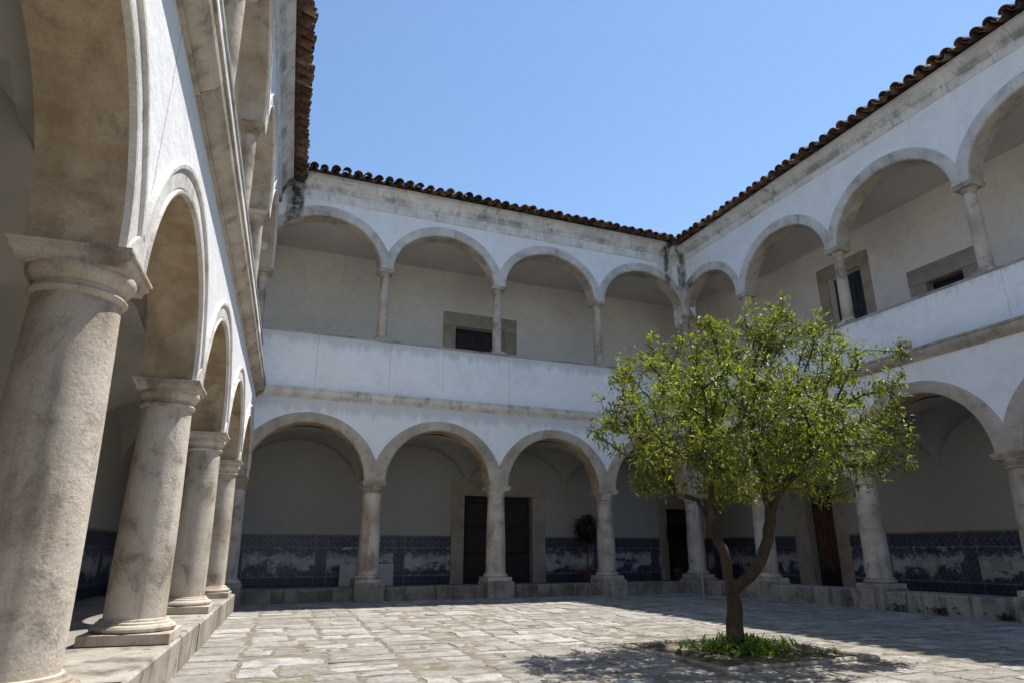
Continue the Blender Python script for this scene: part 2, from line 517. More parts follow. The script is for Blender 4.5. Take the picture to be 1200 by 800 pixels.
PROF = [(0.0, .012), (.03, -.024), (.12, -.028), (.15, -.006), (.19, -.004), (.23, -.014), (.80, -.016), (.84, -.036), (.96, -.038), (1.0, -.010)]

FLAT = [(0.0, .016), (.09, -.014), (.14, -.018), (.55, -.019), (.93, -.02), (1.0, -.006)]

def build_arch(parent, c0, c1, hw, zs, top, zV, thick, th, y0, m, nv=11, rn=None, prof=PROF, soff=None):
    """one arch: a ring of voussoirs; parent part carries the keystone, the others are its children"""
    b = c1 - c0; xc = (c0 + c1) / 2
    ri = b / 2 - hw
    rise = (top - thick) - zs
    _, zc, Rr, a0 = extrados(xc, b, zV, top)
    def I(t): return (xc + ri * math.cos(t), zs + rise * math.sin(t))
    def E(t):
        te = a0 + (math.pi - 2 * a0) * t / math.pi
        return (xc + Rr * math.cos(te), zc + Rr * math.sin(te))
    rn = rn or rnd
    cuts = [math.pi * k / nv for k in range(nv + 1)]
    for k in range(1, nv):
        cuts[k] += rn.uniform(-.03, .03)
    order = [nv // 2] + [k for k in range(nv) if k != nv // 2]
    arch = None
    for k in order:
        g = .0003
        ta, tb = cuts[k] + (g if k else 0), cuts[k + 1] - (g if k < nv - 1 else 0)
        ns = 4
        mb = MB()
        proud = rn.uniform(-.0025, .0025)
        cols = []
        for i in range(ns + 1):
            t = ta + (tb - ta) * i / ns
            P, Q = I(t), E(t)
            if k == 0 and i == 0: Q = (c1 - .0015, zV)
            if k == nv - 1 and i == ns: Q = (c0 + .0015, zV)
            col = [(P[0] + (Q[0] - P[0]) * f, y0 + d + proud, P[1] + (Q[1] - P[1]) * f) for f, d in prof]
            col.append((Q[0], y0 + th, Q[1])); col.append((P[0], y0 + th + .004, P[1]))
            cols.append(col)
        n = len(cols[0])
        vs = [q for c in cols for q in c]
        fs = []
        for i in range(ns):
            for j in range(n):
                j2 = (j + 1) % n
                fs.append((i * n + j, i * n + j2, i * n + n + j2, i * n + n + j))
        fs.append(tuple(range(n))); fs.append(tuple(ns * n + j for j in range(n))[::-1])
        mb.add(vs, fs)
        # springer: fill below the valley point down to the abacus
        if k == 0 or k == nv - 1:
            xe = c1 - .0015 if k == 0 else c0 + .0015
            xi = I(0)[0] if k == 0 else I(math.pi)[0]
            a, d_ = (xi, xe)
            mb.add([(a, y0 - .024 + proud, zs), (d_, y0 - .024 + proud, zs), (d_, y0 - .034 + proud, zV), (a, y0 + th, zs), (d_, y0 + th, zs), (d_, y0 + th, zV)],
                   [(0, 1, 2), (3, 5, 4), (0, 3, 4, 1), (1, 4, 5, 2), (0, 2, 5, 3)])
        o_ = mb.build('voussoir' if arch else 'arch', m, arch or parent, 35)
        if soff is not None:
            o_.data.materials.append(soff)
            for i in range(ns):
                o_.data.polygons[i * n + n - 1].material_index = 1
        arch = arch or o_
    return arch

def facade(parent, cols, hw, zs, arch_top, zV, thick, th, y0, ztop, m, name, xa=None, xb=None):
    """plastered spandrel wall whose lower edge runs hidden inside the arch rings"""
    mb = MB()
    line = []
    for c0, c1 in zip(cols[:-1], cols[1:]):
        b = c1 - c0; xc = (c0 + c1) / 2
        ri = b / 2 - hw; rise = arch_top - thick - zs
        _, zc, Rr, a0 = extrados(xc, b, zV, arch_top)
        pts = []
        for i in range(25):
            t = math.pi * (1 - i / 24)
            te = a0 + (math.pi - 2 * a0) * t / math.pi
            I = (xc + ri * math.cos(t), zs + rise * math.sin(t)); E = (xc + Rr * math.cos(te), zc + Rr * math.sin(te))
            pts.append((I[0] * .3 + E[0] * .7, I[1] * .3 + E[1] * .7))
        line.append((c0, pts[0][1])); line += pts
    line.append((cols[-1], line[-1][1]))
    if xa is not None and xa < cols[0]: line.insert(0, (xa, zs))
    if xb is not None and xb > cols[-1]: line.append((xb, zs))
    n = len(line)
    vs = []
    for x, z in line:
        vs += [(x, y0, z), (x, y0, ztop), (x, y0 + th, z), (x, y0 + th, ztop)]
    fs = []
    for i in range(n - 1):
        a, b = i * 4, i * 4 + 4
        fs += [(a, b, b + 1, a + 1), (a + 2, a + 3, b + 3, b + 2), (a, a + 2, b + 2, b), (a + 1, b + 1, b + 3, a + 3)]
    fs += [(0, 1, 3, 2), (4 * n - 4, 4 * n - 2, 4 * n - 1, 4 * n - 3)]
    mb.add(vs, fs)
    return mb.build(name, m, parent)

def column(parent, xc, yc, z0, za, r0, r1, ha, m, pedestal=None, plinth=.3, segs=32):
    """shaft as the part; capital, base and pedestal as its children"""
    s_ = ha / .30
    zb = z0
    k_ = s_ * .76
    zsh0 = zb + .20 * s_; zsh1 = za - .335 * k_
    prof = []
    for i in range(15):
        f = i / 14
        r = r0 + (r1 - r0) * (f ** 1.25) + .006 * s_ * math.sin(math.pi * f)
        prof.append((r, zsh0 + (zsh1 - zsh0) * f))
    prof.insert(0, (r0 * 1.07, zsh0 - .02 * s_)); prof.insert(1, (r0 * 1.06, zsh0 - .004))
    sh = MB().lathe(xc, yc, prof, segs, True, .004).build('column', m, parent, 40)
    cp = MB()
    cp.lathe(xc, yc, [(r1, za - .345 * k_), (r1 * 1.09, za - .335 * k_), (r1 * 1.13, za - .32 * k_), (r1 * 1.13, za - .305 * k_), (r1 * 1.08, za - .29 * k_), (r1 * 1.02, za - .283 * k_),
                      (r1 * 1.03, za - .255 * k_), (r1 * 1.09, za - .25 * k_), (r1 * 1.10, za - .235 * k_), (r1 * 1.17, za - .215 * k_), (r1 * 1.24, za - .185 * k_), (r1 * 1.255, za - .155 * k_), (r1 * 1.23, za - .125 * k_)], segs)
    cp.sqlathe(xc, yc, [(ha * .87, za - .137 * k_), (ha * .87, za - .12 * k_), (ha * .88, za - .105 * k_), (ha * .91, za - .085 * k_), (ha * .955, za - .07 * k_), (ha * .96, za - .030 * k_), (ha * 1.0, za - .027 * k_), (ha * 1.0, za - .003)])
    cp.build('capital', m, sh, 40)
    bs = MB()
    bs.sqlathe(xc, yc, [(plinth, zb + .003), (plinth, zb + .085 * s_), (plinth * .985, zb + .09 * s_)])
    bs.lathe(xc, yc, [(plinth * .9, zb + .088 * s_), (plinth * .97, zb + .105 * s_), (plinth * .985, zb + .125 * s_), (plinth * .95, zb + .145 * s_), (plinth * .86, zb + .155 * s_), (plinth * .85, zb + .17 * s_), (r0 * 1.12, zb + .178 * s_), (r0 * 1.1, zb + .195 * s_)], segs)
    bs.build('base', m, sh, 40)
    if pedestal:
        hw, ya, yb, za_, zb_ = pedestal
        MB().bevbox(xc - hw, xc + hw, ya, yb, za_, zb_, .018, .004).build('pedestal', M['stone_low'], sh)
    return sh

def pieces_along(parent, name, prof, x0, x1, step, m, jit=.0, gap=.006, rn=None):
    rn = rn or rnd
    x = x0
    while x < x1 - .05:
        L = step * rn.uniform(.8, 1.25)
        xe = min(x + L, x1)
        if x1 - xe < .35: xe = x1
        dy = rn.uniform(-jit, jit); dz = rn.uniform(-jit, jit) * .6
        MB().sweep([(y + dy, z + dz) for y, z in prof], x + gap / 2, xe - gap / 2).build(name, m, parent)
        x = xe

def inner_wall(parent, x0, x1, y, z0, z1, openings, m, name='inner_wall', deep=.35):
    xs = sorted({x0, x1, *[o[0] for o in openings], *[o[1] for o in openings]})
    zs = sorted({z0, z1, *[o[2] for o in openings], *[o[3] for o in openings]})
    mb = MB()
    for a, b in zip(xs[:-1], xs[1:]):
        for c, d in zip(zs[:-1], zs[1:]):
            mx, mz = (a + b) / 2, (c + d) / 2
            if any(o[0] < mx < o[1] and o[2] < mz < o[3] for o in openings): continue
            mb.add([(a, y, c), (b, y, c), (b, y, d), (a, y, d)], [(0, 1, 2, 3)])
    for (a, b, c, d) in openings:
        mb.add([(a, y, c), (b, y, c), (b, y, d), (a, y, d), (a, y + deep, c), (b, y + deep, c), (b, y + deep, d), (a, y + deep, d)],
               [(0, 4, 5, 1), (1, 5, 6, 2), (2, 6, 7, 3), (3, 7, 4, 0)])
    mb.add([(x0, y + deep, z0), (x1, y + deep, z0), (x1, y + deep, z1), (x0, y + deep, z1)], [(3, 2, 1, 0)])
    mb.add([(x0, y, z1), (x1, y, z1), (x1, y + deep, z1), (x0, y + deep, z1)], [(0, 1, 2, 3)])
    return mb.build(name, m, parent)

def doorway(parent, a, b, z0, z1, y, oa, ob, oz, style):
    """a, b, z1: opening; oa, ob, oz: outer edge of the stone surround"""
    yl = y + .2
    mid = (a + b) / 2
    lm = {'dark': M['door'], 'red': M['door'], 'teal': M['door_teal'], 'glass': M['door']}[style]
    d = MB()
    for (p, q) in ((a + .005, mid - .006), (mid + .006, b - .005)):
        d.box(p, q, yl, yl + .06, z0 + .005, z1 - .004)
        w = q - p
        nz = 3 if style != 'teal' else 4
        for k in range(nz):
            za_ = z0 + .12 + (z1 - z0 - .2) * k / nz; zb_ = z0 + .12 + (z1 - z0 - .2) * (k + 1) / nz - .09
            if style == 'dark':
                d.add([(p + .09, yl - .022, za_), (q - .09, yl - .022, za_), (q - .09, yl - .022, zb_), (p + .09, yl - .022, zb_),
                       (p + .06, yl - .001, za_ - .03), (q - .06, yl - .001, za_ - .03), (q - .06, yl - .001, zb_ + .03), (p + .06, yl - .001, zb_ + .03)],
                      [(0, 1, 2, 3), (4, 5, 1, 0), (5, 6, 2, 1), (6, 7, 3, 2), (7, 4, 0, 3)])
    door = d.build('door', lm, parent)
    if style == 'dark':
        MB().lathe(mid - .07, yl - .05, [(.006, z0 + 1.0), (.02, z0 + 1.005), (.02, z0 + 1.05), (.006, z0 + 1.055)], 10).build('handle', M['metal'], door, 40)
    if style in ('teal', 'glass'):
        nx, nz = (2, 4) if style == 'teal' else (2, 3)
        for (p, q) in ((a, mid), (mid, b)):
            for i in range(nx):
                for k in range(nz):
                    w = (q - p - .14) / nx; h = (z1 - z0 - .6) / nz
                    x_ = p + .07 + i * w; z_ = z0 + .5 + k * h
                    MB().bevbox(x_ + .015, x_ + w - .015, yl - .012, yl + .01, z_ + .015, z_ + h - .015, .004).build('pane', M['glass'], door)
    if style == 'red':
        n = 7
        for k in range(n):
            w = (b - a - .12) / n
            MB().bevbox(a + .06 + k * w + .012, a + .06 + (k + 1) * w - .012, yl - .035, yl - .004, z0 + .35 + .05 * (k % 3), z1 - .5 - .04 * (k % 2), .008).build('slat', M['door_red'], door)
    yo = y - .035
    MB().bevbox(oa, a, yo, y + .19, z0, oz - .002 - (oz - z1), .012, .002).build('jamb', M['stone_in'], door)
    MB().bevbox(b, ob, yo, y + .19, z0, oz - .002 - (oz - z1), .012, .002).build('jamb', M['stone_in'], door)
    MB().bevbox(oa - .004, ob + .004, yo - .004, y + .186, z1, oz, .012, .002).build('lintel', M['stone_in'], door)
    MB().bevbox(oa + .01, ob - .01, yo - .05, y + .2, z0 - .10, z0 - .002, .01).build('threshold', M['stone_in'], door)
    return door

def dado(parent, x0, x1, y, z0, z1, step=1.94):
    k = math.floor(x0 / step) - 1
    xs = [x0] + [step * (i + 0.0) for i in range(k, k + 40) if x0 + .3 < step * i < x1 - .3] + [x1]
    for a, b in zip(xs[:-1], xs[1:]):
        p = MB().bevbox(a + .003, b - .003, y - .018, y + .02, z0, z1 - .045, .003).build('tile_panel', M['azulejo'], parent)
        MB().bevbox(a + .003, b - .003, y - .032, y + .02, z1 - .043, z1, .006).build('border', M['border'], p)

def vaults(parent, cols, ya, yb, zs, rise):
    for c0, c1 in zip(cols[:-1], cols[1:]):
        b = c1 - c0; d = yb - ya
        nx, ny = 20, 16
        mb = MB(); vs = []; fs = []
        for i in range(nx + 1):
            u = -math.cos(math.pi * i / nx)
            for j in range(ny + 1):
                v = -math.cos(math.pi * j / ny)
                z = zs + rise * max(math.sqrt(max(0, 1 - u * u)), math.sqrt(max(0, 1 - v * v)))
                vs.append((c0 + b * (u + 1) / 2, ya + d * (v + 1) / 2, z))
        for i in range(nx):
            for j in range(ny):
                a = i * (ny + 1) + j
                fs.append((a, a + 1, a + ny + 2, a + ny + 1))
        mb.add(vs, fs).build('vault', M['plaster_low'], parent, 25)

def tile_mesh(name, r0, r1, L, flip):
    """half-round clay tile, axis along +y (up the slope), wall 14 mm; flip: trough, else cover"""
    n = 9; th = .016
    vs = []; fs = []
    for (y, r) in ((0, r0), (L, r1)):
        for rr in (r, r - th):
            for k in range(n + 1):
                a = math.pi * k / n
                vs.append((rr * math.cos(a), y, (rr * math.sin(a)) * (-1 if flip else 1)))
    m_ = n + 1
    for k in range(n):
        fs.append((k, k + 1, 2 * m_ + k + 1, 2 * m_ + k))
        fs.append((m_ + k, 3 * m_ + k, 3 * m_ + k + 1, m_ + k + 1))
        fs.append((k, m_ + k, m_ + k + 1, k + 1))
        fs.append((2 * m_ + k, 2 * m_ + k + 1, 3 * m_ + k + 1, 3 * m_ + k))
    for k in (0, n):
        fs.append((k, 2 * m_ + k, 3 * m_ + k, m_ + k))
    if flip:
        fs = [f[::-1] for f in fs]
    me = bpy.data.meshes.new(name)
    me.from_pydata(vs, [], fs)
    me.materials.append(M['tile'])
    me.polygons.foreach_set('use_smooth', [True] * len(me.polygons))
    me.set_sharp_from_angle(angle=R(50))
    return me

COVER = tile_mesh('cover_tile', .105, .088, .46, False)
TROUGH = tile_mesh('trough_tile', .098, .110, .46, True)

def roof(parent, x0, x1, ye, ze, yr, slope=23, pitch=.262):
    """ye, ze: eave edge; yr: ridge line"""
    sl_ = math.tan(R(slope))
    mb = MB()
    # corrugated field of tiles above the first course
    nx = int((x1 - x0) / pitch) * 6; ny = 10
    vs = []; fs = []
    for j in range(ny + 1):
        y = ye + .38 + (yr - ye - .38) * j / ny
        for i in range(nx + 1):
            x = x0 + (x1 - x0) * i / nx
            vs.append((x, y, ze + .075 + (y - ye) * sl_ + .05 * math.cos(2 * math.pi * (x - x0 - pitch / 2) / pitch) + (.012 if j % 2 else 0)))
    for j in range(ny):
        for i in range(nx):
            a = j * (nx + 1) + i
            fs.append((a, a + 1, a + nx + 2, a + nx + 1))
    mb.add(vs, fs)
    # boarding under the tiles
    mb.add([(x0, ye + .2, ze - .02 + .2 * sl_), (x1, ye + .2, ze - .02 + .2 * sl_), (x1, yr, ze - .02 + (yr - ye) * sl_), (x0, yr, ze - .02 + (yr - ye) * sl_)], [(3, 2, 1, 0)])
    mb.add([(x0, yr, ze - 3), (x1, yr, ze - 3), (x1, yr, ze + .08 + (yr - ye) * sl_), (x0, yr, ze + .08 + (yr - ye) * sl_)], [(3, 2, 1, 0)])
    rf = mb.build('roof', M['tile'], parent, 50)
    x = x0 + pitch / 2
    k = 0
    while x < x1:
        for kind, me in (('cover', COVER), ('trough', TROUGH)):
            o = link('roof_tile', me, rf)
            xx = x + (pitch / 2 if kind == 'trough' else 0)
            o.location = (xx + rnd.uniform(-.016, .016), ye + rnd.uniform(-.035, .035) + (-.02 if kind == 'trough' else 0), ze + (.045 if kind == 'cover' else .062) + rnd.uniform(-.009, .009))
            o.rotation_euler = (R(slope + rnd.uniform(-4, 3)), R(rnd.uniform(-8, 8)), R(rnd.uniform(-4, 4)))
            s_ = rnd.uniform(.90, 1.08); o.scale = (s_, 1, s_)
        x += pitch
    return rf

def frame(ox, oy, dx, dy):
    """local x -> (dx,dy), local y -> inward (left of x), z up"""
    v = Vector((dx, dy, 0)).normalized()
    w = Vector((-v.y, v.x, 0))
    return Matrix(((v.x, w.x, 0, ox), (v.y, w.y, 0, oy), (0, 0, 1, 0), (0, 0, 0, 1)))

# ------------------------------------------------------------------ ground and paving
W = 11.10          # right lower facade
WU = 11.50         # right upper facade, set back on the string course
DL = 0.0733        # the left wing is not square to the back wing
g = MB().add([(-120, -120, -.09), (130, -120, -.09), (130, 130, -.09), (-120, 130, -.09)], [(0, 1, 2, 3)]).build('ground', M['joint'])
g['kind'] = 'structure'

def court_paving():
    base = MB()
    n = 40
    vs = []; fs = []
    pr = random.Random(3)
    for i in range(n + 1):
        for j in range(n + 1):
            vs.append((-2.0 + 14.0 * i / n, -24 + 24.4 * j / n, -.0035 + pr.uniform(-.003, .003)))
    for i in range(n):
        for j in range(n):
            a = i * (n + 1) + j
            fs.append((a, a + n + 1, a + n + 2, a + 1))
    cp = base.add(vs, fs).build('courtyard_paving', M['joint'])
    cp['kind'] = 'structure'
    bed = (4.05, 5.95, -9.90, -8.05)
    stones = []
    def cut(a, b, y, y1):
        w_, l_ = b - a, y1 - y
        mw = pr.uniform(.42, 1.05); ml = pr.uniform(.34, .85)
        if w_ <= mw and l_ <= ml:
            stones.append((a, b, y, y1)); return
        if (w_ / mw > l_ / ml and w_ > .4) or l_ < .4:
            m_ = a + w_ * pr.uniform(.36, .64); cut(a, m_, y, y1); cut(m_, b, y, y1)
        else:
            m_ = y + l_ * pr.uniform(.36, .64); cut(a, b, y, m_); cut(a, b, m_, y1)
    y = -23.4
    while y < .25:                       # border course along the left kerb
        y1 = min(.3, y + pr.uniform(.36, .62)); stones.append((-.12, .60, y, y1)); stones.append((-.84, -.12, y, y1)); y = y1
    xs_ = [.60, 2.10, 3.55, 5.4, 7.3, 9.2, 11.0, 12.6]
    for a, b in zip(xs_[:-1], xs_[1:]):
        yy = -23.4
        while yy < .25:
            y1 = min(.3, yy + pr.uniform(1.6, 3.2)); cut(a, b, yy, y1); yy = y1
    cx, cy = -0.1406, -15.1741
    fx, fy = math.sin(.3856), math.cos(.3856)
    keep = []
    for (a, b, y, y1) in stones:
        ym = (y + y1) / 2
        sk = .07 * (ym + 0)
        xm = (a + b) / 2 + sk
        if xm > W + .2 or xm < .145 + DL * ym - .5: continue
        if bed[0] - .05 < xm < bed[1] + .05 and bed[2] - .05 < ym < bed[3] + .05: continue
        dx, dy = xm - cx, ym - cy
        dep = dx * fx + dy * fy; lat = dx * fy - dy * fx
        vis = dep > 5.0 and abs(lat) < dep * .83 + .4
        keep.append((0 if vis else 1, dep if vis else math.hypot(dx, dy), a, b, y, y1))
    keep.sort()
    rest = MB()
    for k, (nv, dep, a, b, y, y1) in enumerate(keep):
        gp = pr.uniform(.002, .009)
        A = (a + gp, y + gp); B = (b - gp, y + gp); C_ = (b - gp, y1 - gp); D = (a + gp, y1 - gp)
        ring = []
        for p_, q_ in ((A, B), (B, C_), (C_, D), (D, A)):
            ring.append((p_[0] + pr.uniform(-.034, .034), p_[1] + pr.uniform(-.034, .034)))
            for f in (.35, .68):
                nx_, ny_ = (q_[1] - p_[1]), -(q_[0] - p_[0])
                ln = math.hypot(nx_, ny_)
                o_ = pr.uniform(-.034, .012)
                ring.append((p_[0] + (q_[0] - p_[0]) * f + nx_ / ln * o_, p_[1] + (q_[1] - p_[1]) * f + ny_ / ln * o_))
        mx = sum(r_[0] for r_ in ring) / 12; my = sum(r_[1] for r_ in ring) / 12
        tx, ty = pr.uniform(-.010, .010), pr.uniform(-.012, .012)
        h0 = pr.uniform(-.006, .007)
        def P(q, inset, z):
            d = math.hypot(q[0] - mx, q[1] - my)
            s_ = max(0, 1 - inset / d)
            X, Y = mx + (q[0] - mx) * s_, my + (q[1] - my) * s_
            return (X + .07 * Y, Y, z + h0 + tx * (X - mx) + ty * (Y - my))
        n_ = 12
        vs = [P(q, 0, -.06) for q in ring] + [P(q, .002, -.020) for q in ring] + [P(q, .012, -.002 + pr.uniform(-.002, .002)) for q in ring] + [P(q, .07, .002 + pr.uniform(-.004, .003)) for q in ring] + [(mx + .07 * my, my, .004 + h0)]
        fs = []
        for l in range(3):
            for i in range(n_):
                i2 = (i + 1) % n_
                fs.append((l * n_ + i, l * n_ + i2, (l + 1) * n_ + i2, (l + 1) * n_ + i))
        for i in range(n_):
            fs.append((3 * n_ + i, 3 * n_ + (i + 1) % n_, 4 * n_))
        if k < 300:
            MB().add(vs, fs).build('paving_stone', M['paving'], cp, 60)
        else:
            rest.add(vs, fs)
    o = rest.build('paving_stones_beyond', M['paving'], cp, 60)
    o['kind'] = 'stuff'
    return bed
BED = court_paving()

# ------------------------------------------------------------------ wings
def string_profile(z0, z1, out, back):
    h = z1 - z0
    return [(back, z0), (0, z0), (-.03, z0 + .004), (-.03, z0 + .12 * h), (-.045, z0 + .15 * h), (-out * .68, z0 + .28 * h), (-out * .88, z0 + .44 * h), (-out * .93, z0 + .60 * h), (-out * .86, z0 + .76 * h), (-out * .84, z0 + .80 * h), (-out, z0 + .82 * h), (-out, z0 + .96 * h), (-out + .015, z1), (back, z1)]

def cornice_profile(z0, z1, out, back):
    h = z1 - z0
    return [(back, z0), (-.02, z0), (-.045, z0 + .03), (-.045, z0 + .40 * h), (-.085, z0 + .44 * h), (-.095, z0 + .52 * h), (-.12, z0 + .56 * h),
            (-out * .62, z0 + .72 * h), (-out * .9, z0 + .84 * h), (-out, z0 + .86 * h), (-out, z1), (back, z1)]

def wing(label, mw, low, up, set_up, plaster, z, xr, depth, kerb, doors_low, doors_up, ped, par_joints, str_out, xin, vault_cols, str_step=1.55, roof_x=None, eave=(-.52, 9.8), skip=(), ceil_x=None, pale=False, mats=('stone', 'stone_up', 'cornice_right')):
    w = empty('cloister_wing', label, 'building', mw)
    xa, xb = xr
    # lower arcade
    for c in low:
        if c in skip: continue
        if ped:
            column(w, c, .215, .365, z['za'], .232, .200, .285, M['stone_col'], (.325, -.20, .53, -.05, .362), .30)
        else:
            column(w, c, .215, z['kz'], z['za'], .238, .205, .278, M['stone_col'], None, .335, 40)
    for c0, c1 in zip(low[:-1], low[1:]):
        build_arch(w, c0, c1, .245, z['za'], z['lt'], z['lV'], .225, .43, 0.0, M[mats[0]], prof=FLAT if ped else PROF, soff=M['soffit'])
    facade(w, low, .245, z['za'], z['lt'], z['lV'], .225, .43, 0.0, z['s0'] + .12, plaster, 'lower_wall', xa, xb)
    # string course in blocks
    pieces_along(w, 'string_course_block', string_profile(z['s0'], z['s1'], str_out, .5 + set_up), xa, xb, str_step, M['string_pale'] if pale else M['string'], .004)
    # parapet in panels with a coping
    xs = [xa] + [j for j in par_joints if xa < j < xb] + [xb]
    for a, b in zip(xs[:-1], xs[1:]):
        dy = rnd.uniform(-.004, .004)
        MB().box(a + .0028, b - .0028, set_up + dy, set_up + .38, z['s1'] - .02, z['bal'] - .045).build('parapet_panel', M['parapet'], w)
    pieces_along(w, 'coping_stone', [(set_up - .018, z['bal'] - .043), (set_up - .022, z['bal'] - .008), (set_up - .014, z['bal']), (set_up + .40, z['bal']), (set_up + .40, z['bal'] - .043)], xa, xb, 1.2, M['coping'], .004)
    # upper arcade
    for c in up:
        if c in skip: continue
        column(w, c, set_up + .19, z['bal'], z['ua'], .122, .106, .205, M['stone_col'], None, .175, 24)
    for c0, c1 in zip(up[:-1], up[1:]):
        build_arch(w, c0, c1, .165, z['ua'], z['ut'], z['uV'], .25, .40, set_up, M[mats[1]], prof=FLAT if ped else PROF, soff=M['stone'])
    facade(w, up, .165, z['ua'], z['ut'], z['uV'], .25, .40, set_up, eave[1] + .05, plaster, 'upper_wall', xa, xb)
    # cornice
    for a, b in ((xa, xb),):
        prof = [(y + set_up, zz) for y, zz in cornice_profile(z['c0'], eave[1] + .03, .27, .2)]
        pieces_along(w, 'cornice_block', prof, a, b, 2.4, M[mats[2]], .003)
    # kerb
    kx, kz = kerb
    pieces_along(w, 'kerb_stone', [(kx, -.06), (kx + .004, kz * .55), (kx, kz - .02), (kx + .02, kz), (.62, kz), (.62, -.06)], xa, xb, 1.1, M['kerb_dark'] if pale else M['stone_low'], .008, .008)
    # floors, ceilings, inner walls
    MB().box(xin[0], xin[1], .6, depth + .3, -.05, .2).build('gallery_floor', M['floor'], w)
    MB().box(xin[0], xin[1], .45, depth + .3, z['s1'] - .25, z['s1'] - .03).build('upper_floor', M['ceiling'], w)
    cx_ = ceil_x or xin
    MB().box(cx_[0], cx_[1], set_up + .39, depth + .3, z['ceil'], z['ceil'] + .42).build('upper_ceiling', M['ceiling'], w)
    vaults(w, vault_cols, .43, depth, z['za'] + .03, 1.19)
    ops = [(d[0], d[1], d[2], d[3]) for d in doors_low + doors_up]
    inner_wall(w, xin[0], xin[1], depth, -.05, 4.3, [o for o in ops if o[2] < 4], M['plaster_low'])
    inner_wall(w, xin[0], xin[1], depth, 4.302, z['ceil'] + .4, [o for o in ops if o[2] > 4], M['plaster_in'], 'upper_inner_wall')
    edges = sorted([(d[5], d[6]) for d in doors_low])
    x = xin[0]
    for a, b in edges + [(xin[1], xin[1])]:
        if a - x > .2: dado(w, x, a - .002, depth, .2, 1.42)
        x = b + .002
    for d in doors_low + doors_up:
        doorway(w, d[0], d[1], d[2], d[3], depth, d[5], d[6], d[7], d[4])
    roof(w, *(roof_x or (xa, xb)), set_up + eave[0], eave[1], depth + 1.2)
    return w

LOWZ = dict(za=2.512, lt=3.98, lV=2.98)
# (opening x0, x1, z0, z1, style, surround x0, x1, top)
back = wing('shaded back wing with four arches per storey and white parapet between the side wings', frame(0, 0, 1, 0),
     [-.314, 2.686, 5.686, 8.686, 11.45], [-.314, 2.67, 5.67, 8.68, 11.69], 0.0, M['plaster_back'],
     dict(LOWZ, kz=.275, s0=4.29, s1=4.52, bal=5.84, ua=7.69, ut=9.10, uV=8.126, c0=9.23, ceil=9.0), (-.5, 11.95), 2.5, (-.02, .275),
     [(5.63, 7.65, .2, 2.48, 'dark', 5.27, 8.04, 2.87), (12.14, 13.10, .2, 2.27, 'glass', 11.84, 13.38, 2.42)],
     [(5.25, 6.78, 4.55, 7.31, 'dark', 4.87, 7.17, 7.73)], True, [1.2, 2.88, 4.19, 5.95, 8.9, 10.4], .12,
     (-2.9, 13.9), [-2.6, -.314, 2.686, 5.686, 8.686, 11.45, 13.6], eave=(-.52, 9.80), skip=(-.314,), pale=True, mats=('stone', 'stone_up', 'cornice_back'))

left = wing('sunlit left wing with row of thick stone columns on a kerb', frame(0, 0, DL, 1),
     [.30 - 2.902 * k for k in range(8, -1, -1)], [.30 - 2.902 * k for k in range(8, -1, -1)], 0.0, M['plaster_left'],
     dict(za=2.512, lt=3.80, lV=2.72, kz=.305, s0=4.24, s1=4.53, bal=5.46, ua=7.30, ut=8.70, uV=7.62, c0=8.98, ceil=8.62), (-23.2, .42), 2.45, (-.145, .305),
     [], [], False, [-14.1, -9.9, -6.9, -4.1, -1.8], .18, (-23.2, 2.6), [.30 - 2.902 * k for k in range(8, -1, -1)], roof_x=(-23.2, .9), eave=(-.55, 9.55), ceil_x=(-23.2, 0.0), mats=('stone_wash', 'stone_wash', 'cornice_left'))

right = wing('shaded right wing with arches on both storeys and sloping tiled eave', frame(W, 0, 0, -1),
     [-.385 + 2.932 * k for k in range(0, 9)], [-.30, 2.45, 5.40, 8.36, 11.31, 14.26, 17.2, 20.15, 23.1], WU - W, M['plaster_right'],
     dict(LOWZ, kz=.325, s0=4.33, s1=4.56, bal=5.66, ua=7.43, ut=8.84, uV=7.85, c0=9.30, ceil=8.72), (-.45, 23.2), 2.4, (-.10, .325),
     [(1.75, 2.60, .2, 2.61, 'red', 1.28, 2.98, 2.98)],
     [(3.48, 4.47, 4.6, 7.75, 'teal', 3.16, 4.72, 8.09), (6.02, 6.85, 4.6, 6.69, 'dark', 5.63, 7.22, 7.08)], True, [2.0, 4.9, 8.67, 11.0], .12,
     (-2.4, 23.2), [-2.2] + [-.385 + 2.932 * k for k in range(0, 9)], roof_x=(-.9, 23.2), eave=(-.52, 9.68), skip=(-.385, -.30), ceil_x=(0.0, 23.2))

sw = empty('added_court_wall', 'unseen plain white wall added behind the viewpoint to block low skylight', 'wall', Matrix.Translation(Vector((5.0, -23.6, 0))))  # added out of view to cut the skylight reaching the lower galleries
MB().box(-7.5, 6.5, -.4, 0, -.05, 4.6).build('wall', M['parapet'], sw)
MB().box(-7.5, 6.5, -.45, .05, 4.602, 4.70).build('coping', M['coping'], sw)

# rain spout of the right parapet
sp = MB().sweep([(-.30, 4.60), (-.30, 4.585), (-.01, 4.60), (-.01, 4.72), (-.30, 4.69)], 7.03, 7.15).build('rain_spout', M['lead'], right)

# ------------------------------------------------------------------ downpipe by the corner
dp = MB().tube([(10.90, -.66, -.03), (10.90, -.66, 2.0), (10.90, -.66, 4.34)], [.022] * 3, 10)
for z_ in (.9, 2.2, 3.5):
    dp.lathe(10.90, -.66, [(.028, z_), (.031, z_ + .005), (.031, z_ + .04), (.028, z_ + .045)], 12)
tag(dp.build('downpipe', M['metal'], None, 40), 'thin grey upright pipe in front of the column in the far right corner', 'pipe')

# ------------------------------------------------------------------ pale board behind the first column
tag(MB().bevbox(2.40, 3.74, 2.36, 2.44, .2, .72, .008).build('board', M['board']), 'low pale rectangular board against the blue tiled dado behind a column', 'board')

